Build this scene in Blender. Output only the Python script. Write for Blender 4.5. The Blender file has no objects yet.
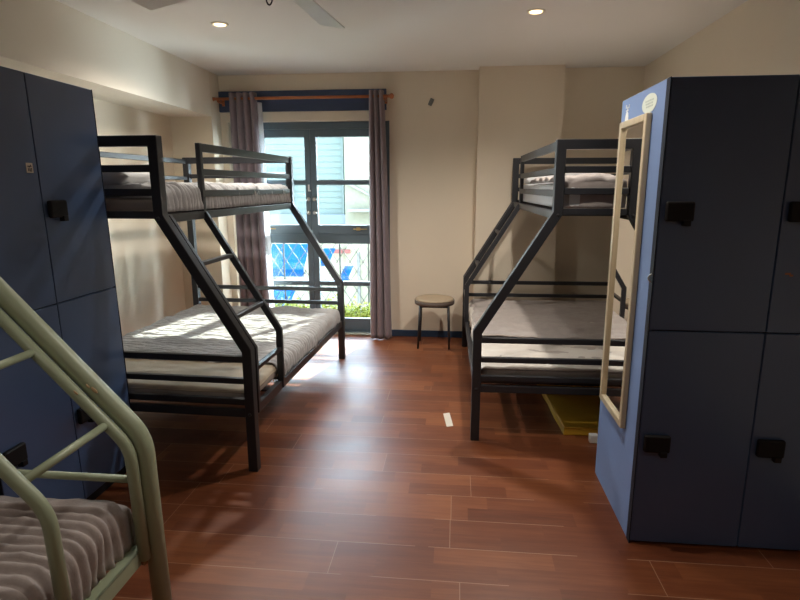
import bpy, bmesh, math, random
from mathutils import Vector, Matrix, noise
C = bpy.context.scene.collection
PI = math.pi
random.seed(7)

# ------------------------------------------------------------------ materials
def newmat(name):
    m = bpy.data.materials.new(name); m.use_nodes = True
    nt = m.node_tree
    return m, nt, nt.nodes['Principled BSDF']
def link(nt, a, b): nt.links.new(a, b)
def mathn(nt, op, a, b=None, c=None):
    n = nt.nodes.new('ShaderNodeMath'); n.operation = op
    for i, v in enumerate((a, b, c)):
        if v is None: continue
        if isinstance(v, (int, float)): n.inputs[i].default_value = v
        else: nt.links.new(v, n.inputs[i])
    return n.outputs[0]
def mixc(nt, f, a, b, mode='MIX'):
    n = nt.nodes.new('ShaderNodeMix'); n.data_type = 'RGBA'; n.blend_type = mode
    for i, v in ((0, f), (6, a), (7, b)):
        if isinstance(v, (int, float)): n.inputs[i].default_value = v
        elif isinstance(v, tuple): n.inputs[i].default_value = (*v[:3], 1)
        else: nt.links.new(v, n.inputs[i])
    return n.outputs[2]
def texn(nt, scale, detail=3, rough=.5, vec=None):
    n = nt.nodes.new('ShaderNodeTexNoise')
    n.inputs['Scale'].default_value = scale; n.inputs['Detail'].default_value = detail
    n.inputs['Roughness'].default_value = rough
    if vec is not None: nt.links.new(vec, n.inputs['Vector'])
    return n.outputs['Fac']
def coords(nt, sx=1, sy=1, sz=1):
    tc = nt.nodes.new('ShaderNodeTexCoord'); mp = nt.nodes.new('ShaderNodeMapping')
    mp.inputs['Scale'].default_value = (sx, sy, sz)
    nt.links.new(tc.outputs['Object'], mp.inputs['Vector'])
    return mp.outputs['Vector']
def mat(name, col, rough=.5, metal=0, var=.08, vscale=6, bump=0, bscale=80, stretch=(1, 1, 1), spec=.5, sheen=0, coat=0):
    m, nt, b = newmat(name)
    v = coords(nt, *stretch)
    f = texn(nt, vscale, 4, .55, v)
    lo = tuple(c*(1-var) for c in col); hi = tuple(min(1, c*(1+var)) for c in col)
    link(nt, mixc(nt, f, lo, hi), b.inputs['Base Color'])
    b.inputs['Roughness'].default_value = rough; b.inputs['Metallic'].default_value = metal
    b.inputs['Specular IOR Level'].default_value = spec
    b.inputs['Sheen Weight'].default_value = sheen
    b.inputs['Coat Weight'].default_value = coat
    if bump:
        bn = nt.nodes.new('ShaderNodeBump'); bn.inputs['Strength'].default_value = bump
        bn.inputs['Distance'].default_value = .002
        link(nt, texn(nt, bscale, 3, .6, v), bn.inputs['Height']); link(nt, bn.outputs[0], b.inputs['Normal'])
    return m
def emit(name, col, s):
    m, nt, b = newmat(name)
    b.inputs['Emission Color'].default_value = (*col, 1); b.inputs['Emission Strength'].default_value = s
    return m

def floor_mat():
    m, nt, b = newmat('laminate')
    tc = nt.nodes.new('ShaderNodeTexCoord'); sp = nt.nodes.new('ShaderNodeSeparateXYZ')
    link(nt, tc.outputs['Object'], sp.inputs[0]); X, Y = sp.outputs[0], sp.outputs[1]
    def cells(w, L, off):
        ry = mathn(nt, 'DIVIDE', mathn(nt, 'SUBTRACT', Y, 2.232), w)
        row = mathn(nt, 'FLOOR', ry)
        wn = nt.nodes.new('ShaderNodeTexWhiteNoise'); wn.noise_dimensions = '1D'
        link(nt, mathn(nt, 'ADD', row, off), wn.inputs['W'])
        rx = mathn(nt, 'ADD', mathn(nt, 'DIVIDE', X, L), wn.outputs['Value'])
        col = mathn(nt, 'FLOOR', rx)
        wn2 = nt.nodes.new('ShaderNodeTexWhiteNoise'); wn2.noise_dimensions = '2D'
        cb = nt.nodes.new('ShaderNodeCombineXYZ'); link(nt, row, cb.inputs[0]); link(nt, col, cb.inputs[1])
        link(nt, cb.outputs[0], wn2.inputs['Vector'])
        fy = mathn(nt, 'FRACT', ry); fx = mathn(nt, 'FRACT', rx)
        ey = mathn(nt, 'MULTIPLY', mathn(nt, 'MINIMUM', fy, mathn(nt, 'SUBTRACT', 1, fy)), w)
        ex = mathn(nt, 'MULTIPLY', mathn(nt, 'MINIMUM', fx, mathn(nt, 'SUBTRACT', 1, fx)), L)
        return wn2.outputs['Value'], ey, ex
    r1, ey, ex = cells(.198, 1.25, 3.3)
    r2, _, _ = cells(.099, .47, 9.1)
    mp = nt.nodes.new('ShaderNodeMapping'); mp.inputs['Scale'].default_value = (1.3, 16, 1)
    link(nt, tc.outputs['Object'], mp.inputs['Vector'])
    ad = nt.nodes.new('ShaderNodeVectorMath'); ad.operation = 'ADD'
    cb = nt.nodes.new('ShaderNodeCombineXYZ'); link(nt, mathn(nt, 'MULTIPLY', r2, 31), cb.inputs[0]); link(nt, mathn(nt, 'MULTIPLY', r1, 17), cb.inputs[2])
    link(nt, mp.outputs[0], ad.inputs[0]); link(nt, cb.outputs[0], ad.inputs[1])
    g = texn(nt, 2.2, 6, .62, ad.outputs[0])
    mp2 = nt.nodes.new('ShaderNodeMapping'); mp2.inputs['Scale'].default_value = (3, 70, 1)
    link(nt, tc.outputs['Object'], mp2.inputs['Vector'])
    g2 = texn(nt, 3, 3, .6, mp2.outputs[0])
    t = mathn(nt, 'ADD', mathn(nt, 'ADD', mathn(nt, 'MULTIPLY', r1, .2), mathn(nt, 'MULTIPLY', r2, .3)), mathn(nt, 'MULTIPLY', mathn(nt, 'ADD', mathn(nt, 'MULTIPLY', g, .7), mathn(nt, 'MULTIPLY', g2, .3)), .75))
    rp = nt.nodes.new('ShaderNodeValToRGB'); link(nt, t, rp.inputs[0])
    e = rp.color_ramp.elements
    e[0].position = .3; e[0].color = (.092, .023, .009, 1); e[1].position = .9; e[1].color = (.27, .092, .034, 1)
    k = e.new(.6); k.color = (.165, .048, .018, 1)
    seam_y = mathn(nt, 'LESS_THAN', ey, .0016); seam_x = mathn(nt, 'LESS_THAN', ex, .0013)
    nz = texn(nt, 1.3, 2, .5, tc.outputs['Object'])
    seam = mathn(nt, 'MULTIPLY', mathn(nt, 'MAXIMUM', seam_y, seam_x), mathn(nt, 'MULTIPLY', mathn(nt, 'GREATER_THAN', nz, .45), .5))
    link(nt, mixc(nt, seam, rp.outputs[0], (.52, .33, .22)), b.inputs['Base Color'])
    sm = texn(nt, 5, 6, .7, tc.outputs['Object'])
    rr = nt.nodes.new('ShaderNodeMapRange'); rr.inputs[3].default_value = .30; rr.inputs[4].default_value = .50
    link(nt, sm, rr.inputs[0]); link(nt, rr.outputs[0], b.inputs['Roughness'])
    b.inputs['Specular IOR Level'].default_value = .36
    bn = nt.nodes.new('ShaderNodeBump'); bn.inputs['Strength'].default_value = .18; bn.inputs['Distance'].default_value = .001
    link(nt, g2, bn.inputs['Height']); link(nt, bn.outputs[0], b.inputs['Normal'])
    return m
def glass_mat():
    m, nt, b = newmat('window_glass'); nt.nodes.remove(b)
    out = [n for n in nt.nodes if n.type == 'OUTPUT_MATERIAL'][0]
    tr = nt.nodes.new('ShaderNodeBsdfTransparent'); tr.inputs[0].default_value = (.93, .97, .95, 1)
    gl = nt.nodes.new('ShaderNodeBsdfGlossy'); gl.inputs['Roughness'].default_value = .02
    fr = nt.nodes.new('ShaderNodeFresnel'); fr.inputs[0].default_value = 1.35
    mx = nt.nodes.new('ShaderNodeMixShader')
    link(nt, fr.outputs[0], mx.inputs[0]); link(nt, tr.outputs[0], mx.inputs[1]); link(nt, gl.outputs[0], mx.inputs[2])
    link(nt, mx.outputs[0], out.inputs[0])
    return m
def sheer_mat():
    m, nt, b = newmat('sheer'); 
    b.inputs['Base Color'].default_value = (.85, .86, .88, 1); b.inputs['Roughness'].default_value = .9
    out = [n for n in nt.nodes if n.type == 'OUTPUT_MATERIAL'][0]
    tl = nt.nodes.new('ShaderNodeBsdfTranslucent'); tl.inputs[0].default_value = (.85, .87, .9, 1)
    mx = nt.nodes.new('ShaderNodeMixShader'); mx.inputs[0].default_value = .55
    link(nt, b.outputs[0], mx.inputs[1]); link(nt, tl.outputs[0], mx.inputs[2]); link(nt, mx.outputs[0], out.inputs[0])
    return m
M = dict(
 wall=mat('wall_paint', (.74, .645, .51), .75, var=.03, vscale=2.5, bump=.15, bscale=40),
 ceil=mat('ceiling_paint', (.78, .75, .70), .8, var=.02, vscale=2, bump=.15, bscale=50),
 beam=mat('beam_paint', (.78, .71, .60), .8, var=.03, vscale=2, bump=.15, bscale=50),
 floor=floor_mat(), glass=glass_mat(), sill_stone=mat('sill_stone', (.42, .43, .36), .6), sheer=sheer_mat(),
 skirt=mat('skirting_blue', (.02, .045, .09), .5),
 frame=mat('window_frame_paint', (.10, .14, .17), .4, var=.06),
 board=mat('valance_blue', (.035, .058, .125), .5, var=.15, stretch=(1, 1, 8)),
 wood_rod=mat('orange_wood', (.42, .13, .04), .4, var=.2, stretch=(1, 10, 10)),
 curtain=mat('curtain_fabric', (.215, .172, .195), .85, var=.1, vscale=30, bump=.3, bscale=400, sheen=.3),
 black=mat('black_powder_coat', (.022, .023, .027), .42, var=.1, vscale=20, bump=.1, bscale=300),
 green=mat('sage_enamel', (.30, .34, .225), .38, var=.08, vscale=12, bump=.06, bscale=60),
 rust=mat('chipped_rust', (.25, .13, .06), .8, var=.3, vscale=60),
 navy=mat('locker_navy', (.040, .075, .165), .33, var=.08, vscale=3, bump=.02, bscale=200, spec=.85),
 navy_side_lit=mat('locker_navy_side_lit', (.16, .225, .40), .5, var=.07, vscale=3, bump=.05, bscale=200),  # locker navy made lighter: window light on the side put into the colour
 dark_edge=mat('dark_edge', (.010, .013, .025), .6, spec=.3),
 dark=mat('dark_gap', (.006, .007, .012), .6),
 latch=mat('latch_plastic', (.006, .005, .006), .6, spec=.25),
 steel=mat('brushed_steel', (.55, .53, .5), .3, metal=1),
 brass=mat('brass', (.75, .55, .25), .3, metal=1),
 ribbed=mat('ribbed_plush', (.37, .31, .285), .95, var=.2, vscale=60, bump=.9, bscale=380, sheen=.25),
 ribbed2=mat('ribbed_plush_light', (.47, .465, .465), .95, var=.2, vscale=50, bump=.8, bscale=330, sheen=.3),
 tan_sheet=mat('tan_sheet', (.42, .35, .26), .9, var=.15, vscale=10, bump=.3, bscale=120),
 throw=mat('grey_throw', (.36, .31, .285), .95, var=.16, vscale=25, bump=.7, bscale=260, sheen=.25),
 sheet=mat('bed_sheet', (.60, .55, .49), .85, var=.08, vscale=8, bump=.3, bscale=120),
 white=mat('white_cotton', (.74, .74, .74), .85, var=.05, vscale=9, bump=.25, bscale=120),
 mattress=mat('mattress_ticking', (.40, .35, .31), .9, var=.1, vscale=14, bump=.4, bscale=150),
 mirror=mat('mirror_silver', (.9, .9, .88), .015, metal=1, var=0),
 pine=mat('pale_wood', (.52, .42, .27), .55, var=.18, vscale=4, stretch=(8, 8, 1)),
 fan=mat('fan_white', (.80, .80, .72), .45, var=.03),
 yellow=mat('yellow_vinyl', (.62, .36, .03), .5, var=.12, vscale=6, bump=.2, bscale=60),
 paper=mat('paper', (.68, .62, .52), .8), sticker=mat('sticker_pale', (.62, .66, .58), .6), ink=mat('ink', (.05, .05, .06), .7),
 stool=mat('stool_vinyl', (.40, .31, .21), .6, var=.12), stool_rim=mat('stool_rim', (.10, .07, .055), .6),
 plaster=mat('plastic_white', (.8, .8, .78), .4), plug=mat('grey_plug', (.16, .17, .16), .6),
 balcony_tile=mat('balcony_tile', (.16, .155, .14), .6),
 clad=mat('cladding_mint', (.068, .086, .079), .7, spec=.1, var=.1, vscale=3), cream_low_lit=mat('render_cream_brightened', (.17, .16, .115), .8, var=.08, spec=.1), cream=mat('render_cream', (.100, .097, .072), .8, spec=.1, var=.05),  # lower cream is the same render, lightened in place of missing sky light
 ext_white=mat('ext_white', (.085, .085, .078), .7), ext_dark=mat('ext_window', (.025, .042, .055), .25), ext_blue=mat('ext_blue', (.001, .030, .092), .6, spec=.05, var=.3, vscale=5),
 ext_grey=mat('ext_concrete', (.08, .08, .073), .85, var=.1), leaf=mat('leaf', (.15, .18, .012), .6, var=.4, vscale=20), ext_red=mat('ext_red', (.1, .02, .015), .7),
 grille=mat('grille_white', (.036, .036, .032), .5), grille_dark=mat('grille_bar', (.014, .016, .016), .5), planter=mat('planter_grey', (.09, .09, .1), .7),
 lamp=emit('lamp_glow', (1, .70, .38), 1.5), ring=mat('downlight_ring', (.75, .7, .6), .4),
 chip=mat('chip_primer', (.55, .38, .22), .8),
)

for k_ in ('navy', 'navy_side_lit'):
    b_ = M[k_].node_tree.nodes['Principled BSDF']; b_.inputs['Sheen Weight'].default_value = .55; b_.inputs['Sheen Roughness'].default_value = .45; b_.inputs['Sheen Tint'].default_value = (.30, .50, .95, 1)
# ------------------------------------------------------------------ mesh helpers
def sweep(bm, path, sec, side, closed_ends=True):
    """planar path swept with section pts (a along side, b across), mitred"""
    path = [Vector(p) for p in path]; side = Vector(side).normalized(); rings = []
    n = len(path)
    for i, p in enumerate(path):
        t1 = (p - path[i-1]).normalized() if i else (path[1]-p).normalized()
        t2 = (path[i+1]-p).normalized() if i < n-1 else t1
        t = (t1+t2).normalized(); k = 1/max(.3, t.dot(t1))
        o = side.cross(t)
        rings.append([bm.verts.new(p + side*a + o*(b*k)) for a, b in sec])
    m = len(sec)
    for i in range(n-1):
        for j in range(m):
            bm.faces.new((rings[i][j], rings[i][(j+1) % m], rings[i+1][(j+1) % m], rings[i+1][j]))
    bm.faces.new(rings[0][::-1]); bm.faces.new(rings[-1])
def rect(w, h): return [(-w/2, -h/2), (w/2, -h/2), (w/2, h/2), (-w/2, h/2)]
def circ(r, n=14): return [(r*math.cos(2*PI*i/n), r*math.sin(2*PI*i/n)) for i in range(n)]
def fillet(path, r, n=5):
    path = [Vector(p) for p in path]; out = [path[0]]
    for i in range(1, len(path)-1):
        p = path[i]; a = (path[i-1]-p).normalized(); b = (path[i+1]-p).normalized()
        A = p+a*r; B = p+b*r
        for k in range(n+1):
            t = k/n; out.append(A*(1-t)**2 + p*2*t*(1-t) + B*t*t)
    out.append(path[-1]); return out
def box(bm, x0, x1, y0, y1, z0, z1):
    v = [bm.verts.new((x, y, z)) for x in (x0, x1) for y in (y0, y1) for z in (z0, z1)]
    for f in ((0, 1, 3, 2), (4, 6, 7, 5), (0, 4, 5, 1), (2, 3, 7, 6), (0, 2, 6, 4), (1, 5, 7, 3)):
        bm.faces.new([v[i] for i in f])
def cyl(bm, p, q, r, n=14):
    p = Vector(p); q = Vector(q); d = (q-p).normalized()
    s = d.orthogonal().normalized(); sweep(bm, [p, q], circ(r, n), s)
def lathe(bm, prof, c, n=24, axis='Z'):
    rings = []
    for r, z in prof:
        ring = []
        for i in range(n):
            a = 2*PI*i/n; p = (r*math.cos(a), r*math.sin(a), z)
            if axis == 'Y': p = (p[0], z, p[1])
            if axis == 'X': p = (z, p[0], p[1])
            ring.append(bm.verts.new(Vector(c)+Vector(p)))
        rings.append(ring)
    for i in range(len(rings)-1):
        for j in range(n): bm.faces.new((rings[i][j], rings[i][(j+1) % n], rings[i+1][(j+1) % n], rings[i+1][j]))
    bm.faces.new(rings[0][::-1]); bm.faces.new(rings[-1])
def obj(name, bm, m, parent=None, bevel=0, smooth=False, seg=2):
    bmesh.ops.recalc_face_normals(bm, faces=bm.faces)
    me = bpy.data.meshes.new(name); bm.to_mesh(me); bm.free()
    me.materials.append(M[m] if isinstance(m, str) else m)
    o = bpy.data.objects.new(name, me); C.objects.link(o)
    if parent is not None: o.parent = parent
    if smooth:
        for p in me.polygons: p.use_smooth = True
    if bevel:
        b = o.modifiers.new('bevel', 'BEVEL'); b.width = bevel; b.segments = seg; b.limit_method = 'ANGLE'; b.angle_limit = .6
        for p in me.polygons: p.use_smooth = True
        w = o.modifiers.new('wn', 'WEIGHTED_NORMAL'); w.keep_sharp = True
    return o
def B(): return bmesh.new()
def bx(name, m, parent, *d, bevel=0):
    b = B(); box(b, *d); return obj(name, b, m, parent, bevel)
def tag(o, label, cat, group=None):
    o['label'] = label; o['category'] = cat
    if group: o['group'] = group
    return o
def thing(name, label, cat, loc=(0, 0, 0), rotz=0, group=None):
    o = bpy.data.objects.new(name, None); C.objects.link(o); o.empty_display_size = .1
    o.location = loc; o.rotation_euler = (0, 0, rotz); return tag(o, label, cat, group)
def struct(o, label=None, cat=None):
    o['kind'] = 'structure'
    if label: o['label'] = label
    if cat: o['category'] = cat
    return o
def dup(root, loc, rotz, label, group=None):
    r = root.copy(); C.objects.link(r); r.location = loc; r.rotation_euler = (0, 0, rotz); r['label'] = label
    if group: r['group'] = group
    for ch in list(root.children):
        c = ch.copy(); C.objects.link(c); c.parent = r
        for g in list(ch.children):
            d = g.copy(); C.objects.link(d); d.parent = c
    return r

# ------------------------------------------------------------------ room shell
ZC = 2.465; XR = 1.594; XL = -2.63; YB = 5.29; YF = -2.2
OX0, OX1, OZ = -2.17, -.63, 2.05
o = bx('floor', 'floor', None, XL-.1, XR+.1, YF-.1, YB+.22, -.1, 0); struct(o, 'reddish brown wood laminate floor with pale seams', 'floor')
o = bx('ceiling', 'ceil', None, XL-.1, XR+.1, YF-.1, YB+.25, ZC, ZC+.12); struct(o, 'flat off white ceiling with recessed downlights', 'ceiling')
b = B()
box(b, XL-.1, OX0, YB, YB+.25, 0, ZC); box(b, OX1, XR+.1, YB, YB+.25, 0, ZC); box(b, OX0, OX1, YB, YB+.25, OZ, ZC)
box(b, .175, .90, YB-.14, YB, 0, ZC)
struct(obj('wall_back', b, 'wall'), 'beige back wall around the window with a shallow pier', 'wall')
b = B(); box(b, XL-.1, XL, YF, YB, 0, ZC); box(b, XL, -2.235, 5.09, YB, 0, ZC)
struct(obj('wall_left', b, 'wall'), 'beige left wall ending in a column beside the window', 'wall')
struct(bx('wall_right', 'wall', None, XR, XR+.1, YF, YB, 0, ZC), 'beige right wall behind the lockers', 'wall')
struct(bx('wall_front', 'wall', None, XL-.1, XR+.1, YF-.1, YF, 0, ZC), 'beige wall behind the viewer', 'wall')
struct(bx('trim_1', 'beam', None, XL, -2.235, YF, 5.09, 2.078, ZC), 'boxed beam running along the ceiling above the left lockers', 'beam')
b = B()
box(b, OX1, .175, YB-.012, YB, 0, .065); box(b, .163, .912, YB-.152, YB-.14, 0, .065); box(b, .163, .175, YB-.14, YB, 0, .065); box(b, .9, .912, YB-.14, YB, 0, .065); box(b, .912, XR, YB-.012, YB, 0, .065)
struct(obj('baseboard_back', b, 'skirt', None, .003), 'dark blue skirting along the back wall', 'baseboard')
b = B(); box(b, XL, XL+.012, YF, 5.09, 0, .065); box(b, XL, -2.223, 5.078, 5.09, 0, .065)
struct(obj('baseboard_left', b, 'skirt', None, .003), 'dark blue skirting along the left wall', 'baseboard')
struct(bx('baseboard_right', 'skirt', None, XR-.012, XR, YF, YB-.013, 0, .065, bevel=.003), 'dark blue skirting along the right wall', 'baseboard')

# ------------------------------------------------------------------ french window
WY = 5.40
struct(bx('trim_2', 'sill_stone', None, OX0, OX1, YB-.005, WY-.061, 0, .012, bevel=.002), 'pale threshold in front of the french window', 'threshold')
w = bpy.data.objects.new('window_1', None); C.objects.link(w); w.location = (0, WY, 0)
struct(w, 'tall dark blue grey french window with two leaves', 'window')
XM = -1.405
b = B()
box(b, OX0, OX1, -.035, .035, 1.985, OZ); box(b, OX0, OX0+.05, -.035, .035, .02, 1.985); box(b, OX1-.05, OX1, -.035, .035, .02, 1.985); box(b, OX0, OX1, -.06, .06, 0, .02)
obj('window_frame', b, 'frame', w, .004)
for s, (x0, x1) in enumerate(((OX0+.052, XM-.002), (XM+.002, OX1-.052))):
    b = B(); st = .055
    box(b, x0, x0+st, -.025, .025, .022, 1.983); box(b, x1-st, x1, -.025, .025, .022, 1.983)
    for z0, z1, d in ((.022, .148, 0), (.478, .524, 0), (.90, .985, .004), (1.0, 1.082, 0), (1.466, 1.512, 0), (1.912, 1.983, 0)):
        box(b, x0+st-.001, x1-st+.001, -.022-d, .022, z0, z1)
    box(b, x0+st-.001, x1-st+.001, -.014, .016, .98, 1.01)
    lf = obj('window_leaf', b, 'frame', w, .004)
    for z0, z1 in ((.148, .478), (.524, .90), (1.082, 1.466), (1.512, 1.912)):
        bx('window_pane', 'glass', lf, x0+st, x1-st, .001, .004, z0, z1)
    xs = x1-.027 if s == 0 else x0+.027
    for z in (1.33, 1.20):
        b = B(); lathe(b, [(.004, -.024), (.018, -.028), (.020, -.035), (.014, -.044), (.003, -.047)], (xs, 0, z), 16, 'Y')
        obj('knob', b, 'steel', lf, smooth=True)
    b = B(); xl = -1.86 if s == 0 else -.95; d = 1
    cyl(b, (xl, -.022, 1.045), (xl, -.05, 1.045), .009); box(b, xl-.02, xl+.02, -.03, -.024, 1.03, 1.06)
    cyl(b, (xl-.045, -.05, 1.045), (xl+.09, -.05, 1.045), .006)
    obj('lever_handle', b, 'brass', lf, smooth=True)
b = B(); box(b, XM-.03, XM-.016, -.036, -.025, 1.41, 1.47); box(b, XM-.03, XM-.005, -.036, -.025, 1.405, 1.418)
obj('latch', b, 'plaster', w)

# valance board, rod, curtains
o = bx('curtain_board', 'board', None, -2.232, -.655, YB-.03, YB, 2.135, 2.318, bevel=.003); tag(o, 'long dark blue board on the wall above the french window', 'board')
t = thing('curtain_rod', 'orange wooden curtain rod with round finials over the french window', 'curtain rod', (-1.42, 5.15, 2.236))
b = B(); cyl(b, (-.80, 0, 0), (.80, 0, 0), .013); obj('rod', b, 'wood_rod', t, smooth=True)
for s in (-1, 1):
    b = B(); lathe(b, [(.010, 0), (.016, .006*1), (.012, .012), (.022, .022), (.026, .034), (.02, .046), (.006, .054)] if s > 0 else [(.010, 0), (.016, -.006), (.012, -.012), (.022, -.022), (.026, -.034), (.02, -.046), (.006, -.054)], (s*.795, 0, 0), 16, 'X')
    obj('finial', b, 'wood_rod', t, smooth=True)
    b = B(); box(b, s*.765-.009, s*.765+.009, -.004, .105, -.034, -.014); box(b, s*.765-.012, s*.765+.012, .098, .11, -.05, .03); box(b, s*.765-.009, s*.765+.009, -.018, .018, -.03, -.012)
    obj('bracket', b, 'wood_rod', t, .002)
def curtain(name, label, x0t, x1t, x0b, x1b, ztop, zbot, folds, amp, m, y0=5.15, ph=0, cat='curtain', yb=0):
    b = B(); nx, nz = folds*14, 48; g = []
    for j in range(nz+1):
        v = j/nz; z = ztop+(zbot-ztop)*v; row = []
        for i in range(nx+1):
            u = i/nx; xa = x0t+(x1t-x0t)*u; xb = x0b+(x1b-x0b)*u; x = xa+(xb-xa)*v**.8
            a = 2*PI*folds*u+ph
            wob = .5*noise.noise(Vector((u*3+ph, v*2.2, 3.1)))
            A = amp*(1-.25*v+.35*noise.noise(Vector((u*4, v*1.4, ph))))
            y = y0+yb*v + A*math.sin(a+wob) + .008*noise.noise(Vector((x*20, z*3, 1)))
            x += .35*amp*math.cos(a*1.0+wob)*(.6)
            row.append(b.verts.new((x, y, z)))
        g.append(row)
    for j in range(nz):
        for i in range(nx): b.faces.new((g[j][i], g[j][i+1], g[j+1][i+1], g[j+1][i]))
    o = obj(name, b, m, smooth=True)
    s = o.modifiers.new('s', 'SOLIDIFY'); s.thickness = .003
    return tag(o, label, cat)
curtain('curtain', 'mauve grey curtain gathered at the left side of the french window', -2.10, -1.84, -2.11, -1.81, 2.285, .03, 4, .036, 'curtain', ph=.7)
curtain('curtain', 'mauve grey curtain gathered at the right side of the french window', -.795, -.665, -.81, -.60, 2.285, .012, 3, .042, 'curtain', ph=2.0)
curtain('sheer_curtain', 'white sheer curtain hanging behind the left mauve curtain', -1.95, -1.815, -1.95, -1.78, 2.21, .05, 3, .016, 'sheer', y0=5.225, ph=1, cat='curtain')

# ------------------------------------------------------------------ bunk beds
def ladder_z(rungs, knee, neck): pass
def bunk(label, W=1.34, L=1.99, group=None):
    """origin: front outer corner of ladder end; bed extends to -x and +y"""
    t = thing('bunk_bed', label, 'bunk bed', group=group)
    m = 'black'
    off = .405
    S = rect(.05, .05)
    for yc in (.025, L-.025):
        P = [(-.025, yc, 0), (-.025, yc, .65), (-.025-off, yc, 1.31), (-.025-off, yc, 1.663), (-W+.025, yc, 1.663), (-W+.025, yc, 0)]
        b = B(); sweep(b, P, S, (0, 1, 0)); fr = obj('end_frame', b, m, t, .004)
        for z in (1.536, 1.424, 1.317):
            bx('end_rail', m, fr, -W+.049, -.025-off-.024, yc-.014, yc+.014, z-.017, z+.017, bevel=.003)
        for z, h in ((.602, .032), (.487, .030), (.378, .030), (.315, .042)):
            bx('end_rail', m, fr, -W+.049, -.049, yc-.014, yc+.014, z-h/2, z+h/2, bevel=.003)
    for x in (-.026, -W+.026):
        bx('side_rail', m, t, x-.016, x+.016, .05, L-.05, .29, .34, bevel=.003)
    for x in (-.025-off, -W+.026):
        bx('side_rail', m, t, x-.014, x+.014, .05, L-.05, 1.275, 1.318, bevel=.003)
    # front guard
    gx = -.025-off; gy = .455
    b = B(); box(b, gx-.014, gx+.014, gy-.016, gy+.016, 1.319, 1.685); obj('guard_post', b, m, t, .003)
    for z, h in ((1.662, .046), (1.53, .036), (1.413, .036)):
        bx('guard_rail', m, t, gx-.012, gx+.012, gy+.017, L-.05, z-h/2, z+h/2, bevel=.003)
    for z, h in ((1.655, .035), (1.52, .028)):
        bx('guard_rail', m, t, -W+.014, -W+.038, .05, L-.05, z-h/2, z+h/2, bevel=.003)
    # ladder
    lt = None
    for k, y in enumerate((.078, .455)):
        P = [(-.018, y, .30), (-.018, y, .645), (-.018-off, y, 1.305)]
        b = B(); sweep(b, P, rect(.026, .036), (0, 1, 0)); r = obj('ladder_rail', b, m, t, .003)
        if k == 0: lt = r
    for z in (1.07, .80, .535):
        x = -.018 if z < .645 else -.018-off*(z-.645)/.66
        b = B(); sweep(b, [(x, .09, z), (x, .443, z)], rect(.03, .022), (1, 0, 0)); obj('rung', b, m, t, .003)
    for z in (.305, 1.29):
        x1 = -.044 if z < 1 else gx-.016
        for k in range(9):
            y = .16+k*(L-.32)/8
            bx('slat', m, t, -W+.044, x1, y-.02, y+.02, z, z+.012)
    for y in (.0, L):
        s = -1 if y == 0 else 1
        for x, z in ((-.025, .315), (-W+.025, .315), (-.43, 1.30)):
            b = B(); lathe(b, [(.009, 0), (.009, s*.002), (.006, s*.005), (.001, s*.006)], (x, y, z), 10, 'Y'); obj('bolt', b, m, t, smooth=True)
    return t
A1 = -.018
bedL = bunk('black metal bunk bed in front of the left lockers, ladder at the end nearer the viewer'); bedL['label'] = 'black metal bunk bed left of the window, beside the left blue lockers'
bedL.location = (-1.0, 2.555, 0); bedL.rotation_euler = (0, 0, -.034)
bedR = dup(bedL, (.105-1.99*math.sin(.017), 3.03+1.99, 0), PI+.017, 'black metal bunk bed against the right wall, behind the right blue lockers with the mirror')
def Lp(x, y, z): # left bed local -> world
    return bedL_mat @ Vector((x, y, z))
def mattress(name, label, root, x0, x1, y0, y1, z0, z1, m='mattress', r=.035, cat='mattress', wrinkle=.004, group=None):
    """softly rounded slab"""
    b = B(); nx, ny, nzz = 40, 56, 8
    cx, cy, cz = (x0+x1)/2, (y0+y1)/2, (z0+z1)/2; hx, hy, hz = (x1-x0)/2, (y1-y0)/2, (z1-z0)/2
    bmesh.ops.create_cube(b, size=2)
    bmesh.ops.subdivide_edges(b, edges=b.edges[:], cuts=14, use_grid_fill=True)
    r = min(r, hz*.95)
    for v in b.verts:
        p = Vector((v.co.x*hx, v.co.y*hy, v.co.z*hz))
        q = Vector((max(-hx+r, min(hx-r, p.x)), max(-hy+r, min(hy-r, p.y)), max(-hz+r, min(hz-r, p.z))))
        d = p-q
        if d.length > 1e-6: p = q + d.normalized()*min(r, d.length if max(abs(d.x), abs(d.y), abs(d.z)) < r-1e-4 else r)
        p += Vector((cx, cy, cz))
        n = noise.noise(p*5)*wrinkle + noise.noise(p*14)*wrinkle*.5
        if v.co.z > -.9: p.z += n
        v.co = p
    o = obj(name, b, m, smooth=True); o.location = root.location; o.rotation_euler = root.rotation_euler
    s = o.modifiers.new('ss', 'SUBSURF'); s.levels = 1; s.render_levels = 1
    return tag(o, label, cat, group)
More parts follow.
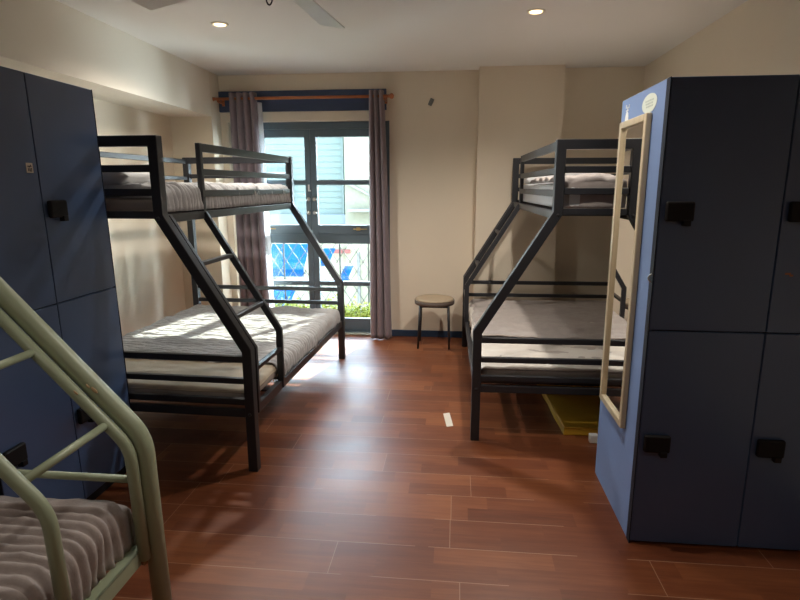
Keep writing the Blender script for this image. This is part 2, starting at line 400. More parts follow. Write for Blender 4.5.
def blanket(name, label, root, x0, x1, y0, y1, zt, df, db, dn, dfar, m, rib=.0, wl=.04, wr=.004, seed=0, r=.045, res=.011, cat='blanket', hem=.0, flat_hem=0, rel=True, zig=0, skew=0, group=None):
    """cloth over a mattress. df/db: drape at +x / -x sides, dn/dfar: drape at y0 / y1 ends"""
    def prof(a0, a1, d0, d1, step):
        pts = []   # (pos, drop, normal_out, arc)
        rr0 = min(r, max(d0, .001)); rr1 = min(r, max(d1, .001))
        s = 0
        def add(p, dr, na):
            nonlocal s
            if pts: s += math.hypot(p-pts[-1][0], dr-pts[-1][1])
            pts.append((p, dr, na, s))
        if d0 > 0:
            n = max(1, int((d0-rr0)/step))
            for i in range(n): add(a0, d0-(d0-rr0)*i/n, -PI/2)
            for i in range(6): a = -PI/2+PI/2*i/6; add(a0+rr0+rr0*math.sin(a), rr0-rr0*math.cos(a), a)
        else: add(a0, 0, 0)
        A0 = a0+(rr0 if d0 > 0 else .001); A1_ = a1-(rr1 if d1 > 0 else 0)
        n = max(2, int((A1_-A0)/step))
        for i in range(n+1):
            add(A0+(A1_-A0)*i/n, 0, 0)
        if d1 > 0:
            for i in range(1, 7): a = PI/2*i/6; add(A1_+rr1*math.sin(a), rr1-rr1*math.cos(a), a)
            n = max(1, int((d1-rr1)/step))
            for i in range(1, n+1): add(a1, rr1+(d1-rr1)*i/n, PI/2)
        return pts
    px = prof(x0, x1, db, df, .02 if rib else .016)
    py = prof(y0, y1, dn, dfar, wl/7 if rib else .016)
    b = B(); g = []
    for (y, dy, ny, ty) in py:
        row = []
        for (x, dx, nx_, tx) in px:
            N = Vector((math.sin(nx_), math.sin(ny), max(0, math.cos(nx_)*math.cos(ny)))); N.normalize()
            drop = max(dx, dy) if min(dx, dy) > .001 else dx+dy
            p = Vector((x, y, zt-drop))
            q = Vector((x*3, y*3, seed))
            wv = wr*(noise.noise(Vector((x*4+seed, y*9+dx*6, dx*5)))*1.3+noise.noise(Vector((x*13, y*17, seed+dx*9)))*.7+.35*noise.noise(Vector((x*30, y*34, seed+dx*20))))
            ribv = 0
            if rib:
                ph = 2*PI*(ty + .010*noise.noise(Vector((tx*5, ty*2.5, seed)))+.004*noise.noise(Vector((tx*16, ty*16, seed)))+zig*abs((tx*9) % 1-.5))/wl
                ribv = rib*(abs(math.sin(ph/2))**.7-.4)*(1+.4*noise.noise(Vector((x*25, y*25, seed+dx*20))))
            p += N*(wv+ribv)
            hang = min(1, dx/.08)
            p.x += (1 if nx_ > 0 else -1)*hang*(.004+.006*noise.noise(Vector((y*7, dx*3, seed)))) if dx > 0 else 0
            if dx > 0 and hem: p.z += hem*math.sin(y*5.3+seed)*hang
            if skew: p.y += skew*((y-y0)/(y1-y0))**3*(.6*math.sin(3.1*(x-x0)/(x1-x0))+.25*noise.noise(Vector((x*3, seed, 0))))
            row.append(b.verts.new(p))
        g.append(row)
    for j in range(len(g)-1):
        for i in range(len(px)-1): b.faces.new((g[j][i], g[j][i+1], g[j+1][i+1], g[j+1][i]))
    o = obj(name, b, m, smooth=True)
    sm = o.modifiers.new('s', 'SOLIDIFY'); sm.thickness = .008 if rib else .005; sm.offset = -1
    if rel: o.location = root.location; o.rotation_euler = root.rotation_euler
    return tag(o, label, cat, group)
def pillow(name, label, root, cx, cy, cz, hx, hy, hz, rot=0, m='white'):
    b = B(); n = 22; top = []; bot = []
    for s, lst in ((1, top), (-1, bot)):
        for j in range(n+1):
            row = []
            for i in range(n+1):
                u = -1+2*i/n; v = -1+2*j/n
                k = max(0, (1-u**4)*(1-v**4))**.45
                pinch = 1-.05*(1-abs(v))*abs(u)**3
                x = u*hx*(1-.06*(1-v*v)*abs(u)**2); y = v*hy*(1-.05*(1-u*u)*abs(v)**2)
                z = s*hz*k + .01*noise.noise(Vector((x*8, y*8, s+cx)))*k
                row.append(b.verts.new((x, y, z)))
            lst.append(row)
        for j in range(n):
            for i in range(n): b.faces.new((lst[j][i], lst[j][i+1], lst[j+1][i+1], lst[j+1][i]))
    bmesh.ops.remove_doubles(b, verts=b.verts, dist=.0005)
    bmesh.ops.rotate(b, verts=b.verts, matrix=Matrix.Rotation(rot, 3, 'Z'))
    bmesh.ops.translate(b, verts=b.verts, vec=(cx, cy, cz))
    o = obj(name, b, m, smooth=True); o.location = root.location; o.rotation_euler = root.rotation_euler
    return tag(o, label, 'pillow')

W = 1.34; L = 1.99
# left bed
mattress('mattress', 'thin greyish mattress on the lower bunk left of the window', bedL, -W+.05, -.05, .055, L-.055, .342, .425, 'mattress')
mattress('mattress', 'grey mattress on the upper bunk left of the window', bedL, -W+.045, -.45, .055, L-.055, 1.32, 1.40, 'mattress')
blanket('bed_sheet', 'tan fitted sheet bared at the near end of the lower bunk left of the window', bedL, -W+.048, -.048, .053, .62, .430, .03, .02, .02, 0, 'tan_sheet', wr=.006, seed=2, cat='sheet')
blanket('blanket', 'light grey ribbed plush blanket spread over the lower bunk left of the window', bedL, -W+.045, -.040, .46, L-.07, .442, .11, .03, 0, .03, 'ribbed2', rib=.023, wl=.036, wr=.010, seed=3.3, r=.05, zig=.010)
blanket('blanket', 'grey ribbed plush blanket on the upper bunk left of the window', bedL, -W+.05, -.440, .09, L-.06, 1.452, .125, .05, .05, .09, 'ribbed2', rib=.025, wl=.036, wr=.014, seed=5.1, r=.05, zig=.012)
pillow('pillow', 'pale grey pillow on the upper bunk beside the left lockers', bedL, -.93, .24, 1.50, .30, .165, .055, .03)
# right bed
mattress('mattress', 'taupe sided mattress on the lower bunk against the right wall', bedR, -W+.05, -.05, .055, L-.055, .342, .436, 'mattress', wrinkle=.006)
mattress('mattress', 'thick white mattress on the upper bunk against the right wall', bedR, -W+.045, -.452, .055, L-.055, 1.32, 1.468, 'white')
blanket('bed_sheet', 'cream white sheet covering the lower bunk against the right wall', bedR, -W+.045, -.044, .12, L-.052, .440, .07, .03, 0, .012, 'sheet', wr=.008, seed=8, cat='sheet')
blanket('blanket', 'taupe grey throw spread over the lower bunk against the right wall', bedR, -W+.05, -.06, .06, L-.69, .456, .05, .03, .03, 0, 'throw', wr=.010, seed=11, skew=.10)
blanket('blanket', 'crumpled taupe throw lying on the upper bunk against the right wall', bedR, -W+.06, -.46, .75, L-.052, 1.496, .02, .03, 0, .16, 'throw', wr=.022, seed=21)
pillow('pillow', 'white pillow at the window end of the upper bunk against the right wall', bedR, -.83, .19, 1.505, .36, .17, .06, .03)

# ---- green bed
def tube(name, path, r, parent, m='green', side=(0, 1, 0), fr=.04):
    b = B(); sweep(b, fillet(path, fr) if len(path) > 2 else path, circ(r, 18), side); return obj(name, b, m, parent, smooth=True)
g = thing('bunk_bed', 'sage green tubular metal bunk bed in the near left foreground', 'bunk bed', (0, 0, 0))
GW = 1.34; GL = 1.95; gx = -.945; gy = 1.5
for y in (gy, gy-GL):
    f = tube('end_frame', [(gx+.012, y, 0), (gx, y, .70), (gx-.55, y, 1.305), (gx-.55, y, 1.66), (gx-GW, y, 1.66), (gx-GW, y, 0)], .029, g, fr=.06)
    for z in (.553, .34): tube('end_rail', [(gx-GW+.02, y, z), (gx-.01 if z > .5 else gx+.005, y, z)], .012, f, side=(0, 1, 0))
    for z in (1.5, 1.38): tube('end_rail', [(gx-GW+.02, y, z), (gx-.56, y, z)], .012, f, side=(0, 1, 0))
for x, z in ((gx-.03, .322), (gx-GW+.03, .322)):
    b = B(); s = 1 if x > -1.2 else -1
    box(b, x-.004+s*.012, x+.004+s*.012, gy-GL+.03, gy-.028, z-.03, z+.022); box(b, x-.022 if s > 0 else x-.008, x+.016 if s > 0 else x+.03, gy-GL+.03, gy-.028, z+.014, z+.022)
    obj('side_rail', b, 'green', g, .003)
for x in (gx-.55, gx-GW):
    tube('side_rail', [(x, gy-GL+.02, 1.32), (x, gy-.02, 1.32)], .018, g, side=(0, 0, 1))
    tube('guard_rail', [(x, gy-GL+.02, 1.62), (x, gy-.02 if x < -2 else gy-.40, 1.62)], .014, g, side=(0, 0, 1))
    tube('guard_rail', [(x, gy-GL+.02, 1.48), (x, gy-.02 if x < -2 else gy-.40, 1.48)], .011, g, side=(0, 0, 1))
ladx = gx-.018
for y in (gy-.045, gy-.385):
    tube('ladder_rail', [(ladx+.012, y, .31), (ladx, y, .685), (ladx-.565, y, 1.305)], .0175, g, fr=.05)
for z in (.755, .975, 1.19):
    x = ladx-(z-.685)*.911
    tube('rung', [(x, gy-.38, z), (x, gy-.05, z)], .0115, g, side=(1, 0, 0))
for y in (gy-.045, gy-.385):
    b = B(); cyl(b, (ladx+.018, y, .30), (gx-.012, y, .30), .008); cyl(b, (gx-.013, y, .30), (gx-.002, y, .30), .012, 8)
    obj('bolt', b, 'rust', g, smooth=True)
for z in (.29,):
    for k in range(9):
        y = gy-GL+.15+k*(GL-.3)/8
        bx('slat', 'green', g, gx-GW+.04, gx-.035, y-.02, y+.02, z-.012, z)
        bx('slat', 'green', g, gx-GW+.02, gx-.57, y-.02, y+.02, 1.318, 1.33)
for (x, y, z, L_) in ((ladx-.10, gy-.063, .785, .03), (gx-.145, gy-.027, .885, .035)):
    pass
for (px_, py_, pz_, s_) in ((-1.065, 1.4705, .856, 1), (-1.10, 1.437, .86, .7), (-1.085, 1.4705, .868, .6)):
    b = B(); bmesh.ops.create_icosphere(b, subdivisions=2, radius=1)
    for v in b.verts: v.co = Vector((v.co.x*.013*s_, v.co.y*.0022, v.co.z*.0055*s_*(1+.5*noise.noise(v.co*2))))
    bmesh.ops.rotate(b, verts=b.verts, matrix=Matrix.Rotation(.83, 3, 'Y')); bmesh.ops.translate(b, verts=b.verts, vec=(px_, py_, pz_))
    o = obj('paint_chip', b, 'chip', g, smooth=True); o['label'] = 'pale chip in the green enamel'
zero = bpy.data.objects.new('tmp', None)
mattress('mattress', 'beige mattress on the lower bunk of the green bed', zero, gx-GW+.05, gx-.075, gy-GL+.05, gy-.05, .292, .462, 'mattress')
mattress('mattress', 'beige mattress on the upper bunk of the green bed', zero, gx-GW+.04, gx-.60, gy-GL+.05, gy-.05, 1.331, 1.44, 'mattress')
blanket('blanket', 'brownish grey ribbed plush blanket on the green bunk bed in the near left corner', zero, gx-GW+.045, gx-.058, gy-GL+.06, gy-.035, .505, .16, .05, 0, .12, 'ribbed', rib=.022, wl=.0385, wr=.006, seed=31, r=.055)
bpy.data.objects.remove(zero)

# ------------------------------------------------------------------ lockers
def locker(label, cols, dw, H, zm, depth, side_m, plinth=0):
    """origin: front left foot; front faces -y, extends +x and +y"""
    t = thing('locker', label, 'locker')
    Wd = cols*dw
    b = B(); box(b, .0, .018, .018, depth, plinth, H)
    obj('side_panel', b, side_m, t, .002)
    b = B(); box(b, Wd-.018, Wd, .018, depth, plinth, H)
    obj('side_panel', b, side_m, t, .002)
    b = B(); box(b, .018, Wd-.018, .018, depth-.001, H-.02, H-.001); box(b, .018, Wd-.018, .03, depth-.001, .0, .05); box(b, .018, Wd-.018, depth-.012, depth-.001, .05, H-.02)
    box(b, .018, Wd-.018, .022, depth-.012, zm-.009, zm+.009)
    for c in range(1, cols): box(b, c*dw-.009, c*dw+.009, .022, depth-.012, .05, H-.02)
    obj('carcass', b, 'dark', t)
    for xe in (-.0015, Wd-.0035):
        bx('edge_strip', 'dark_edge', t, xe, xe+.005, .0175, .036, plinth, H-.001)
        bx('edge_strip', 'dark_edge', t, xe, xe+.0035, -.0005, .0174, plinth, H-.001)
    for c in range(cols):
        for lo, hi in ((.012+plinth, zm-.003), (zm+.003, H-.002)):
            d = bx('locker_door', 'navy', t, c*dw+.0025+(.001 if c == 0 else 0), (c+1)*dw-(.0025 if c < cols-1 else .005), 0, .017, lo, hi, bevel=.0025)
            zc = .452 if lo < .5 else 1.36
            x0 = c*dw+.018
            b = B(); box(b, x0, x0+.10, -.022, 0, zc-.036, zc+.036)
            l = obj('latch', b, 'latch', d, .008, seg=3)
            b = B(); box(b, x0+.062, x0+.088, -.027, -.004, zc-.052, zc-.03)
            obj('latch_knob', b, 'latch', l, .002)
    return t
lr = locker('tall blue locker on the right with a framed mirror on its side', 2, .4235, 1.826, .910, .585, 'navy_side_lit')
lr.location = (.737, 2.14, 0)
# sticker ovals and hook on the right locker (local coordinates: side at x=0)
b = B(); n = 28
v = [b.verts.new((-.0015, .21+.085*math.cos(2*PI*i/n), 1.765+.036*math.sin(2*PI*i/n)-.006*math.cos(2*PI*i/n)*0)) for i in range(n)]; b.faces.new(v)
r_ = bmesh.ops.extrude_face_region(b, geom=b.faces[:]); bmesh.ops.translate(b, verts=[q for q in r_['geom'] if isinstance(q, bmesh.types.BMVert)], vec=(.0014, 0, 0))
st = obj('sticker', b, 'sticker', lr); st['label'] = 'pale oval sticker above the mirror'
b = B()
for zz, y0, y1 in ((1.775, .16, .26), (1.764, .17, .25), (1.753, .165, .24)):
    k = y0
    while k < y1:
        w_ = random.uniform(.006, .014); box(b, -.0022, -.0015, k, k+w_, zz-.003, zz+.003); k += w_+.006
obj('sticker_print', b, mat('print_grey', (.42, .46, .42), .7), st)
b = B(); n = 20
v = [b.verts.new((-.0015, .50+.030*math.cos(2*PI*i/n)*(1 if math.sin(2*PI*i/n) < 0 else .75), 1.735+.036*math.sin(2*PI*i/n))) for i in range(n)]; b.faces.new(v)
r_ = bmesh.ops.extrude_face_region(b, geom=b.faces[:]); bmesh.ops.translate(b, verts=[q for q in r_['geom'] if isinstance(q, bmesh.types.BMVert)], vec=(.0014, 0, 0))
box(b, -.0016, -.0002, .47, .478, 1.782, 1.797); box(b, -.0016, -.0002, .49, .498, 1.776, 1.79); box(b, -.0016, -.0002, .51, .52, 1.785, 1.80); box(b, -.0016, -.0002, .482, .515, 1.772, 1.777)
st = obj('sticker', b, 'plaster', lr); st['label'] = 'small white bottle shaped sticker at the mirror corner'
b = B(); P = [(-.012*math.cos(a)-.002, -.004, 1.112+.016*math.sin(a)) for a in [PI*.5-PI*1.2*i/10 for i in range(11)]]
P = [Vector((-.004-.012*max(0, math.sin(PI*i/10)), .006, 1.128-.032*i/10)) for i in range(11)]
sweep(b, P, circ(.0028, 8), (0, 1, 0)); obj('hook', b, 'steel', lr, smooth=True)
b = B(); box(b, .462, .482, -.0012, 0, 1.132, 1.139); box(b, .478, .49, -.0012, 0, 1.126, 1.133)
s = obj('scuff_mark', b, mat('scuff_orange', (.35, .12, .05), .7), lr); s['label'] = 'small orange scuff'
ll = locker('tall blue locker on the left behind the green bunk bed', 2, .413, 1.89, .968, .60, 'navy', plinth=.05)
ll.location = (-1.648, 1.718, 0); ll.rotation_euler = (math.radians(-1.0), 0, PI/2)
# after rotation: local x -> world +y, local y -> world -x
st = bx('sticker', 'paper', ll, .352, .386, -.0012, 0, 1.505, 1.543); st['label'] = 'small white square sticker with black print'
b = B()
for (a0, a1, z0, z1) in ((.360, .365, 1.511, 1.522), (.368, .380, 1.510, 1.514), (.368, .372, 1.514, 1.523), (.376, .380, 1.515, 1.524), (.358, .379, 1.528, 1.532), (.364, .368, 1.525, 1.528), (.373, .377, 1.532, 1.536)):
    box(b, a0, a1, -.0018, -.0012, z0, z1)
obj('sticker_print', b, 'ink', st)

# mirror
t = thing('mirror', 'narrow tall mirror in a pale wood frame on the right locker side', 'mirror', (.735, 2.30, .435))
mh, mw, ft, th = 1.29, .36, .028, .022
b = B()
def mfr(b, y0, y1, z0, z1): box(b, -th, 0, y0, y1, z0, z1)
mfr(b, 0, ft, 0, mh); mfr(b, mw-ft, mw, 0, mh); mfr(b, ft, mw-ft, 0, ft); mfr(b, ft, mw-ft, mh-ft, mh)
obj('mirror_frame', b, 'pine', t, .003)
bx('mirror_glass', 'mirror', t, -.009, -.004, ft-.004, mw-ft+.004, ft-.004, mh-ft+.004)
t.rotation_euler = (0, .0, 0)

# ------------------------------------------------------------------ stool
t = thing('stool', 'small low stool with beige padded seat against the back wall', 'stool', (-.185, 4.965, 0))
b = B(); lathe(b, [(.001, .463), (.12, .463), (.165, .459), (.176, .452), (.178, .442)][::-1], (0, 0, 0), 32); obj('seat', b, 'stool', t, smooth=True)
b = B(); lathe(b, [(.15, .402), (.176, .404), (.181, .412), (.181, .440), (.15, .443)], (0, 0, 0), 32); obj('seat_rim', b, 'stool_rim', t, smooth=True)
for sx in (-1, 1):
    for sy in (-1, 1):
        b = B(); cyl(b, (sx*.125, sy*.115, .415), (sx*.14, sy*.13, .012), .0095); obj('leg', b, 'black', t, smooth=True)
b = B()
for (p, q) in (((-.125, -.115), (.125, -.115)), ((.125, -.115), (.125, .115)), ((.125, .115), (-.125, .115)), ((-.125, .115), (-.125, -.115))):
    cyl(b, (*p, .395), (*q, .395), .007, 8)
obj('stretcher', b, 'black', t, smooth=True)

# ------------------------------------------------------------------ yellow mat, small things
b = B(); box(b, 0, .62, 0, .85, 0, .055)
bmesh.ops.subdivide_edges(b, edges=b.edges[:], cuts=6, use_grid_fill=True)
for v in b.verts:
    v.co.z += .006*noise.noise(v.co*9) if v.co.z > .03 else 0
    v.co.x += .006*noise.noise(v.co*7+Vector((3, 1, 1))); v.co.y += .006*noise.noise(v.co*6)
o = obj('folded_mat', b, 'yellow', None, .012, seg=3); o.location = (.655, 3.15, 0); o.rotation_euler = (0, 0, .045)
tag(o, 'folded yellow vinyl mat lying on the floor under the right bunk bed', 'mat')
b = B(); sweep(b, [(0, 0, .052), (.62, 0, .052)], circ(.004, 6), (0, 1, 0)); obj('piping', b, 'yellow', o, smooth=True)
o = bx('foam_block', 'plaster', None, 0, .05, 0, .04, 0, .05, bevel=.006); o.location = (.785, 3.06, 0); tag(o, 'small white block on the floor between the yellow mat and the right locker', 'block')
b = B(); v = [b.verts.new(p) for p in ((-.062, 3.405, .001), (-.022, 3.425, .001), (.004, 3.222, .001), (-.036, 3.205, .001))]; b.faces.new(v)
r_ = bmesh.ops.extrude_face_region(b, geom=b.faces[:]); bmesh.ops.translate(b, verts=[q for q in r_['geom'] if isinstance(q, bmesh.types.BMVert)], vec=(0, 0, .0012))
tag(obj('paper_slip', b, 'paper'), 'narrow off white paper strip lying on the open floor', 'paper')
b = B(); sweep(b, [(-.262, YB-.004, 2.17), (-.248, YB-.012, 2.20), (-.235, YB-.006, 2.228)], rect(.012, .036), (0, 1, 0))
tag(obj('wall_plug', b, 'plug', None, .003), 'small grey fitting stuck on the back wall right of the window', 'wall fitting')

# ------------------------------------------------------------------ ceiling fan
t = thing('ceiling_fan', 'pale ceiling fan at the top edge of the picture with a pull chain', 'ceiling fan', (-.675, 2.085, 0))
b = B(); cyl(b, (0, 0, 2.26), (0, 0, ZC), .012); lathe(b, [(.02, 2.40), (.06, 2.44), (.065, ZC)], (0, 0, 0), 24); obj('down_rod', b, 'fan', t, smooth=True)
b = B(); lathe(b, [(.03, 2.155), (.085, 2.165), (.10, 2.19), (.10, 2.225), (.07, 2.255), (.02, 2.27)], (0, 0, 0), 32); obj('motor_housing', b, 'fan', t, smooth=True)
for k in range(5):
    a = math.radians(84.6+(72, 70.5)[k == 1]*k); ca, sa = math.cos(a), math.sin(a)
    b = B(); pts = [(.16, -.045), (.73, -.062), (.735, -.055), (.735, .055), (.73, .062), (.16, .045)]
    def P(u, v, dz): 
        return Vector((u*ca-v*sa, u*sa+v*ca, 2.20+v*.18+dz))
    top = [b.verts.new(P(u, v, .003)) for u, v in pts]; bot = [b.verts.new(P(u, v, -.003)) for u, v in pts]
    b.faces.new(top); b.faces.new(bot[::-1])
    for i in range(6): b.faces.new((top[i], bot[i], bot[(i+1) % 6], top[(i+1) % 6]))
    bl = obj('fan_blade', b, 'fan', t, .0015)
    b = B(); sweep(b, [(.09*ca, .09*sa, 2.20), (.2*ca, .2*sa, 2.205)], rect(.03, .006), (-sa, ca, 0)); obj('blade_arm', b, 'fan', bl)
b = B(); cyl(b, (0, 0, 2.14), (0, 0, 2.16), .004, 8)
P = [Vector((.012*math.cos(x), 0, 2.112+.03*math.sin(x))) for x in [PI/2+2*PI*i/16 for i in range(17)]]
sweep(b, P, circ(.0028, 8), (0, 1, 0)); obj('pull_ring', b, 'latch', t, smooth=True)

# downlights
def downlight(x, y, label, group=None, e=None):
    t = thing('downlight', label, 'ceiling light', (x, y, ZC), group=group)
    b = B(); n = 28; R_ = [(.055, 0), (.055, -.005), (.045, -.007), (.038, -.002), (.038, 0)]
    lathe(b, R_, (0, 0, 0), n); obj('ring', b, 'ring', t, smooth=True)
    b = B(); lathe(b, [(.036, -.0005), (.036, -.0075), (.001, -.0078)], (0, 0, 0), n); obj('lamp_lens', b, 'lamp', t)
    l = bpy.data.lights.new('downlight_lamp', 'SPOT'); l.energy = e or SPOT_E; l.color = (1, .93, .84); l.spot_size = math.radians(150); l.spot_blend = .8; l.shadow_soft_size = .04
    lo = bpy.data.objects.new('downlight_lamp', l); C.objects.link(lo); lo.parent = t; lo.location = (0, 0, -.03)
SPOT_E = 45
downlight(-1.521, 3.68, 'glowing recessed ceiling downlight above the left bunk bed, left of the fan')
downlight(.444, 3.62, 'glowing recessed ceiling downlight right of the fan, before the right bunk bed')
for x, y, e_ in ((.1, 2.2, 26), (-1.5, .5, 6), (.45, .5, 5), (-.5, -1.3, 6)):  # unseen lamps put in for their light; the first brightens the left locker
    downlight(x, y, 'unseen recessed ceiling downlight added to light the near half of the room', 'unseen downlights above the near half of the room', e_)

# ------------------------------------------------------------------ outside
o = bx('balcony_floor', 'balcony_tile', None, -4, 2, YB+.25, 6.5, -.35, -.15); struct(o, 'concrete balcony floor beyond the window', 'balcony')
o = bx('sun_cut_slab', 'ext_grey', None, -4, 2, YB+.25, 7.2, 2.40, 2.6); struct(o, 'unseen slab added above the window to cut off the high sun', 'slab')  # added out of view; edge set to keep sun from the top panes
t = thing('balcony_railing', 'white diamond lattice balcony railing outside the french window', 'railing', (0, 6.25, 0))
X0, X1, ZT = -3.0, .6, .84
b = B(); box(b, X0, X1, -.02, .02, ZT, ZT+.03); box(b, X0, X1, -.012, .012, .02, .045); obj('hand_rail', b, 'grille', t, .002)
b = B(); p = .15
x = X0
z0, z1 = .045, ZT; hh = z1-z0; k = 1.5
def clipline(x, s):
    a = (x, z0); c = (x+s*hh/k, z1)
    return a, c
x = X0-hh/k
while x < X1+hh/k:
    for s in (1, -1):
        xa, za, xc, zc = x, z0, x+s*hh/k, z1
        # clip to X0..X1
        def cut(xa, za, xc, zc, lim, lower):
            if (xa < lim) == (xc < lim):
                return (xa, za, xc, zc) if ((xa >= lim) if lower else (xa <= lim)) else None
            f = (lim-xa)/(xc-xa); zm_ = za+(zc-za)*f
            if lower: return (lim, zm_, xc, zc) if xa < lim else (xa, za, lim, zm_)
            return (lim, zm_, xc, zc) if xa > lim else (xa, za, lim, zm_)
        r = cut(xa, za, xc, zc, X0, True)
        if r: r = cut(*r, X1, False)
        if r and abs(r[1]-r[3]) > .01:
            sweep(b, [(r[0], s*.004, r[1]), (r[2], s*.004, r[3])], rect(.006, .008), (0, 1, 0))
    x += p
obj('lattice', b, 'grille', t)
x = X0+.03
while x < X1:
    bx('baluster', 'grille_dark', t, x-.008, x+.008, -.02, -.008, .045, ZT); x += .33
# planters with plants
for i, x0 in enumerate((-2.5, -1.75, -1.0)):
    t = thing('planter', ('grey planter of bright green leaves outside the window behind the left curtain', 'grey planter of bright green leaves outside the middle of the window', 'grey planter of bright green leaves outside the window beside the right curtain')[i], 'planter', (x0+.34, 5.85, -.15))
    b = B(); v0 = [(-.33, -.08), (.33, -.08), (.33, .08), (-.33, .08)]; 
    r0 = [b.verts.new((x, y, 0)) for x, y in v0]; r1 = [b.verts.new((x*1.08, y*1.15, .19)) for x, y in v0]; r2 = [b.verts.new((x*1.02, y*.95, .19)) for x, y in v0]; r3 = [b.verts.new((x*1.0, y*.9, .15)) for x, y in v0]
    b.faces.new(r0[::-1]); b.faces.new(r3)
    for ra, rb in ((r0, r1), (r1, r2), (r2, r3)):
        for j in range(4): b.faces.new((ra[j], ra[(j+1) % 4], rb[(j+1) % 4], rb[j]))
    obj('pot', b, 'planter', t)
    b = B(); rnd = random.Random(i+5)
    for k in range(1500):
        px_, py_ = rnd.uniform(-.36, .36), rnd.uniform(-.11, .11); h = .17+abs(rnd.gauss(0, .075+.03*noise.noise(Vector((px_*6+i*3, 0, 0))))) 
        a = rnd.uniform(0, 2*PI); el = rnd.uniform(.2, 1.2); ln = rnd.uniform(.025, .05); wd = ln*.35
        d = Vector((math.cos(a)*math.cos(el), math.sin(a)*math.cos(el), math.sin(el))); sd = d.orthogonal().normalized()
        c = Vector((px_, py_, h))
        vs = [b.verts.new(c), b.verts.new(c+d*ln*.5+sd*wd), b.verts.new(c+d*ln), b.verts.new(c+d*ln*.5-sd*wd)]; b.faces.new(vs)
    for k in range(40):
        px_, py_ = rnd.uniform(-.28, .28), rnd.uniform(-.07, .07); cyl(b, (px_, py_, .14), (px_+rnd.uniform(-.02, .02), py_, rnd.uniform(.2, .28)), .002, 5)
    o = obj('foliage', b, 'leaf', t)

# neighbour building beyond the street
NY = 11.6
t = thing('neighbour_building', 'pale mint and cream building across the street seen through the window', 'building', (0, NY, 0))
bx('wall', 'ext_grey', t, -7, 3, .1, 4, -3, 3.14)
b = B()
z = .88
while z < 3.02:
    v = [b.verts.new(p) for p in ((-7, .1, z), (-2.30, .1, z), (-2.30, .1, z+.118), (-7, .1, z+.118))]
    for q in v[:2]: q.co.y = .085
    v2 = [b.verts.new(p) for p in ((-7, .1, z), (-2.30, .1, z))]
    b.faces.new(v); b.faces.new((v2[0], v2[1], v[1], v[0])); z += .12
obj('cladding', b, 'clad', t)
bx('cream_wall', 'cream', t, -2.30, 3, -.12, .1, .42, 3.14)
bx('lower_wall', 'cream_low_lit', t, -2.30, 3, -.121, .1, -3, .42)  # brightness of the lower facade painted in with the lightened cream
bx('downpipe', 'clad', t, -2.38, -2.34, .0, .07, .0, 3.0)
bx('roof_edge', 'ext_white', t, -7.1, 3.1, -.2, 4.1, 3.14, 3.19)
def nwin(x0, x1, z0, z1, m='ext_dark', y=-.0):
    f = bx('window', 'ext_white', t, x0-.05, x1+.05, y-.03, y+.1, z0-.05, z1+.05); bx('pane', m, f, x0, x1, y-.035, y-.028, z0, z1)
nwin(-4.9, -4.35, 1.05, 1.75, 'ext_white')
nwin(-4.1, -3.55, 1.20, 1.70, 'clad')
bx('ledge', 'ext_white', t, -2.2, -1.5, -.35, -.12, .95, 1.0)
b = B(); sweep(b, [(-2.30, -.16, 1.55), (-1.2, -.16, .98)], rect(.05, .03), (0, 1, 0)); obj('sloping_ledge', b, 'ext_white', t)
# shopfront strip and awnings
bx('dark_fascia', 'ext_dark', t, -4.0, -2.30, -.04, .1, .55, .88)
bx('blue_band', 'ext_blue', t, -4.0, -2.30, -.10, .1, .48, .55)
bx('lower_fascia', 'cream_low_lit', t, -7, -2.30, -.06, .1, -3, .48)
bx('red_sign', 'ext_red', t, -2.75, -2.2, -.2, -.12, .08, .16)
for k, x in enumerate((-4.25, -3.9, -2.05, -1.75)): bx('pilaster', 'ext_grey', t, x, x+.05, -.2, -.121, -2.6, .1)
def awning(x0, x1, y0, z0, drop, label):
    o = thing('awning', label, 'awning', (0, y0, 0))
    b = B(); v = [b.verts.new(p) for p in ((x0, 0, z0-drop), (x1, 0, z0-drop), (x1, .45, z0), (x0, .45, z0))]; b.faces.new(v)
    r_ = bmesh.ops.extrude_face_region(b, geom=b.faces[:]); bmesh.ops.translate(b, verts=[q for q in r_['geom'] if isinstance(q, bmesh.types.BMVert)], vec=(0, 0, .02))
    obj('canopy', b, 'ext_blue', o)
    b = B(); box(b, x0, x1, -.012, 0, z0-drop-.12, z0-drop+.02); obj('valance', b, 'ext_blue', o)
    for x in (x0+.03, x1-.03):
        b = B(); cyl(b, (x, .02, z0-drop), (x, .44, z0-drop-.2), .012, 8); obj('arm', b, 'ext_white', o)
awning(-3.5, -2.78, 9.9, .36, .42, 'large blue awning beyond the balcony lattice, left of the window mullion')
awning(-2.52, -2.30, 10.0, .27, .14, 'small blue awning beyond the balcony lattice, right of the window mullion')
awning(-2.14, -1.98, 10.1, -.08, .12, 'tiny low blue awning seen beyond the lattice next to the bed post')
awning(-3.3, -2.85, 9.2, -.34, .2, 'lower blue awning beyond the balcony lattice, under the large one')
o = bx('street', 'ext_grey', None, -9, 6, 6.6, NY+.2, -3.2, -3.0); struct(o, 'pale street below the balcony', 'street')
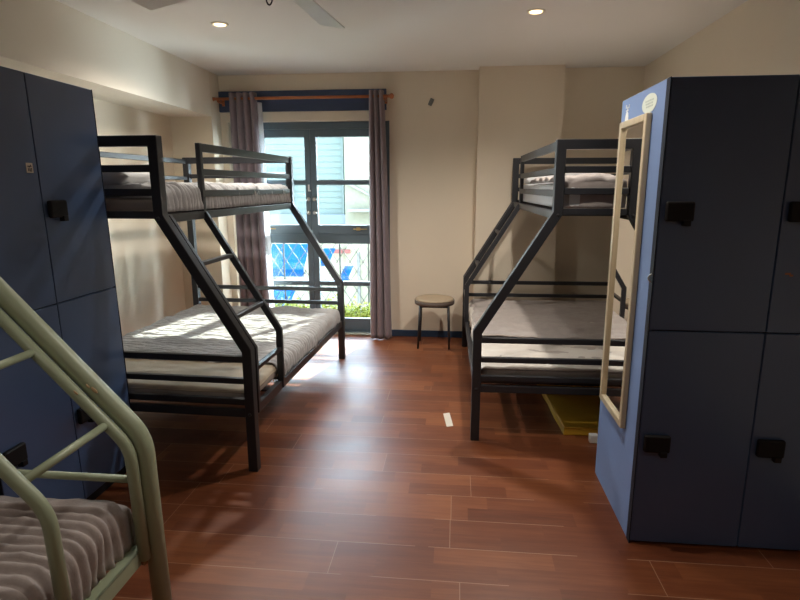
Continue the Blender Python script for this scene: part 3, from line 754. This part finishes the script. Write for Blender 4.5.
# shrub rows behind the lattice
rnd = random.Random(3)
for i, (x, y, z, r) in enumerate(((-2.55, 7.6, -.70, .28), (-1.85, 7.6, -.72, .28), (-3.2, 7.7, -.68, .28), (-1.2, 7.6, -.72, .26))):
    b = B()
    for k in range(500):
        d = Vector((rnd.gauss(0, 1), rnd.gauss(0, 1), rnd.gauss(0, 1))).normalized()*r*rnd.uniform(.6, 1)
        ln = rnd.uniform(.04, .09); u = Vector((rnd.gauss(0, 1), rnd.gauss(0, 1), rnd.gauss(0, 1))).normalized(); s_ = u.orthogonal().normalized()
        c = Vector((0, 0, .0))+d
        b.faces.new([b.verts.new(c), b.verts.new(c+u*ln*.5+s_*ln*.3), b.verts.new(c+u*ln), b.verts.new(c+u*ln*.5-s_*ln*.3)])
    cyl(b, (0, 0, -3.0-z), (0, 0, 0), .03, 8)
    o = obj('shrub', b, 'leaf'); o.location = (x, y, z)
    tag(o, 'sunlit green shrub top seen low through the balcony lattice', 'shrub', 'shrubs below the balcony')

# ------------------------------------------------------------------ light
wd = bpy.data.worlds.new('sky'); bpy.context.scene.world = wd; wd.use_nodes = True
nt = wd.node_tree; bg = nt.nodes['Background']
tc = nt.nodes.new('ShaderNodeTexCoord'); sp = nt.nodes.new('ShaderNodeSeparateXYZ'); rp = nt.nodes.new('ShaderNodeValToRGB')
nt.links.new(tc.outputs['Generated'], sp.inputs[0]); nt.links.new(sp.outputs[2], rp.inputs[0]); nt.links.new(rp.outputs[0], bg.inputs[0])
rp.color_ramp.elements[0].color = (.80, .90, 1, 1); rp.color_ramp.elements[1].color = (.45, .66, 1, 1)
gm = nt.nodes.new('ShaderNodeMapRange'); gm.inputs[1].default_value = -.6; gm.inputs[2].default_value = 1; gm.inputs[3].default_value = 9; gm.inputs[4].default_value = 30
nt.links.new(sp.outputs[1], gm.inputs[0]); nt.links.new(gm.outputs[0], bg.inputs[1])
sl = bpy.data.lights.new('sun', 'SUN'); sl.energy = 19; sl.angle = math.radians(.6); sl.color = (1, .94, .84)
so = bpy.data.objects.new('sun', sl); C.objects.link(so)
so.rotation_euler = Vector((-.22, -1, -.51)).to_track_quat('-Z', 'Y').to_euler(); so.location = (0, 9, 6)
pl = bpy.data.lights.new('window_portal', 'AREA'); pl.shape = 'RECTANGLE'; pl.size = OX1-OX0; pl.size_y = OZ
pl.cycles.is_portal = True
po = bpy.data.objects.new('window_portal', pl); C.objects.link(po); po.location = ((OX0+OX1)/2, YB+.24, OZ/2); po.rotation_euler = (-PI/2, 0, 0)

# ------------------------------------------------------------------ camera
f, p, y, r = 555.5, .2015, .1006, -.0013
fwd = Vector((-math.sin(y)*math.cos(p), math.cos(y)*math.cos(p), -math.sin(p))); right = Vector((math.cos(y), math.sin(y), 0)); up = right.cross(fwd)
r2 = right*math.cos(r)+up*math.sin(r); u2 = up*math.cos(r)-right*math.sin(r)
cam = bpy.data.cameras.new('camera'); cam.sensor_width = 36; cam.lens = f/800*36; cam.clip_start = .02
co = bpy.data.objects.new('camera', cam); C.objects.link(co)
mt = Matrix((r2, u2, -fwd)).transposed().to_4x4(); mt.translation = (0, 0, 1.45); co.matrix_world = mt
sc = bpy.context.scene; sc.camera = co
sc.view_settings.view_transform = 'Standard'; sc.view_settings.look = 'None'; sc.view_settings.gamma = 1; sc.view_settings.use_curve_mapping = False
sc.view_settings.exposure = 1.2
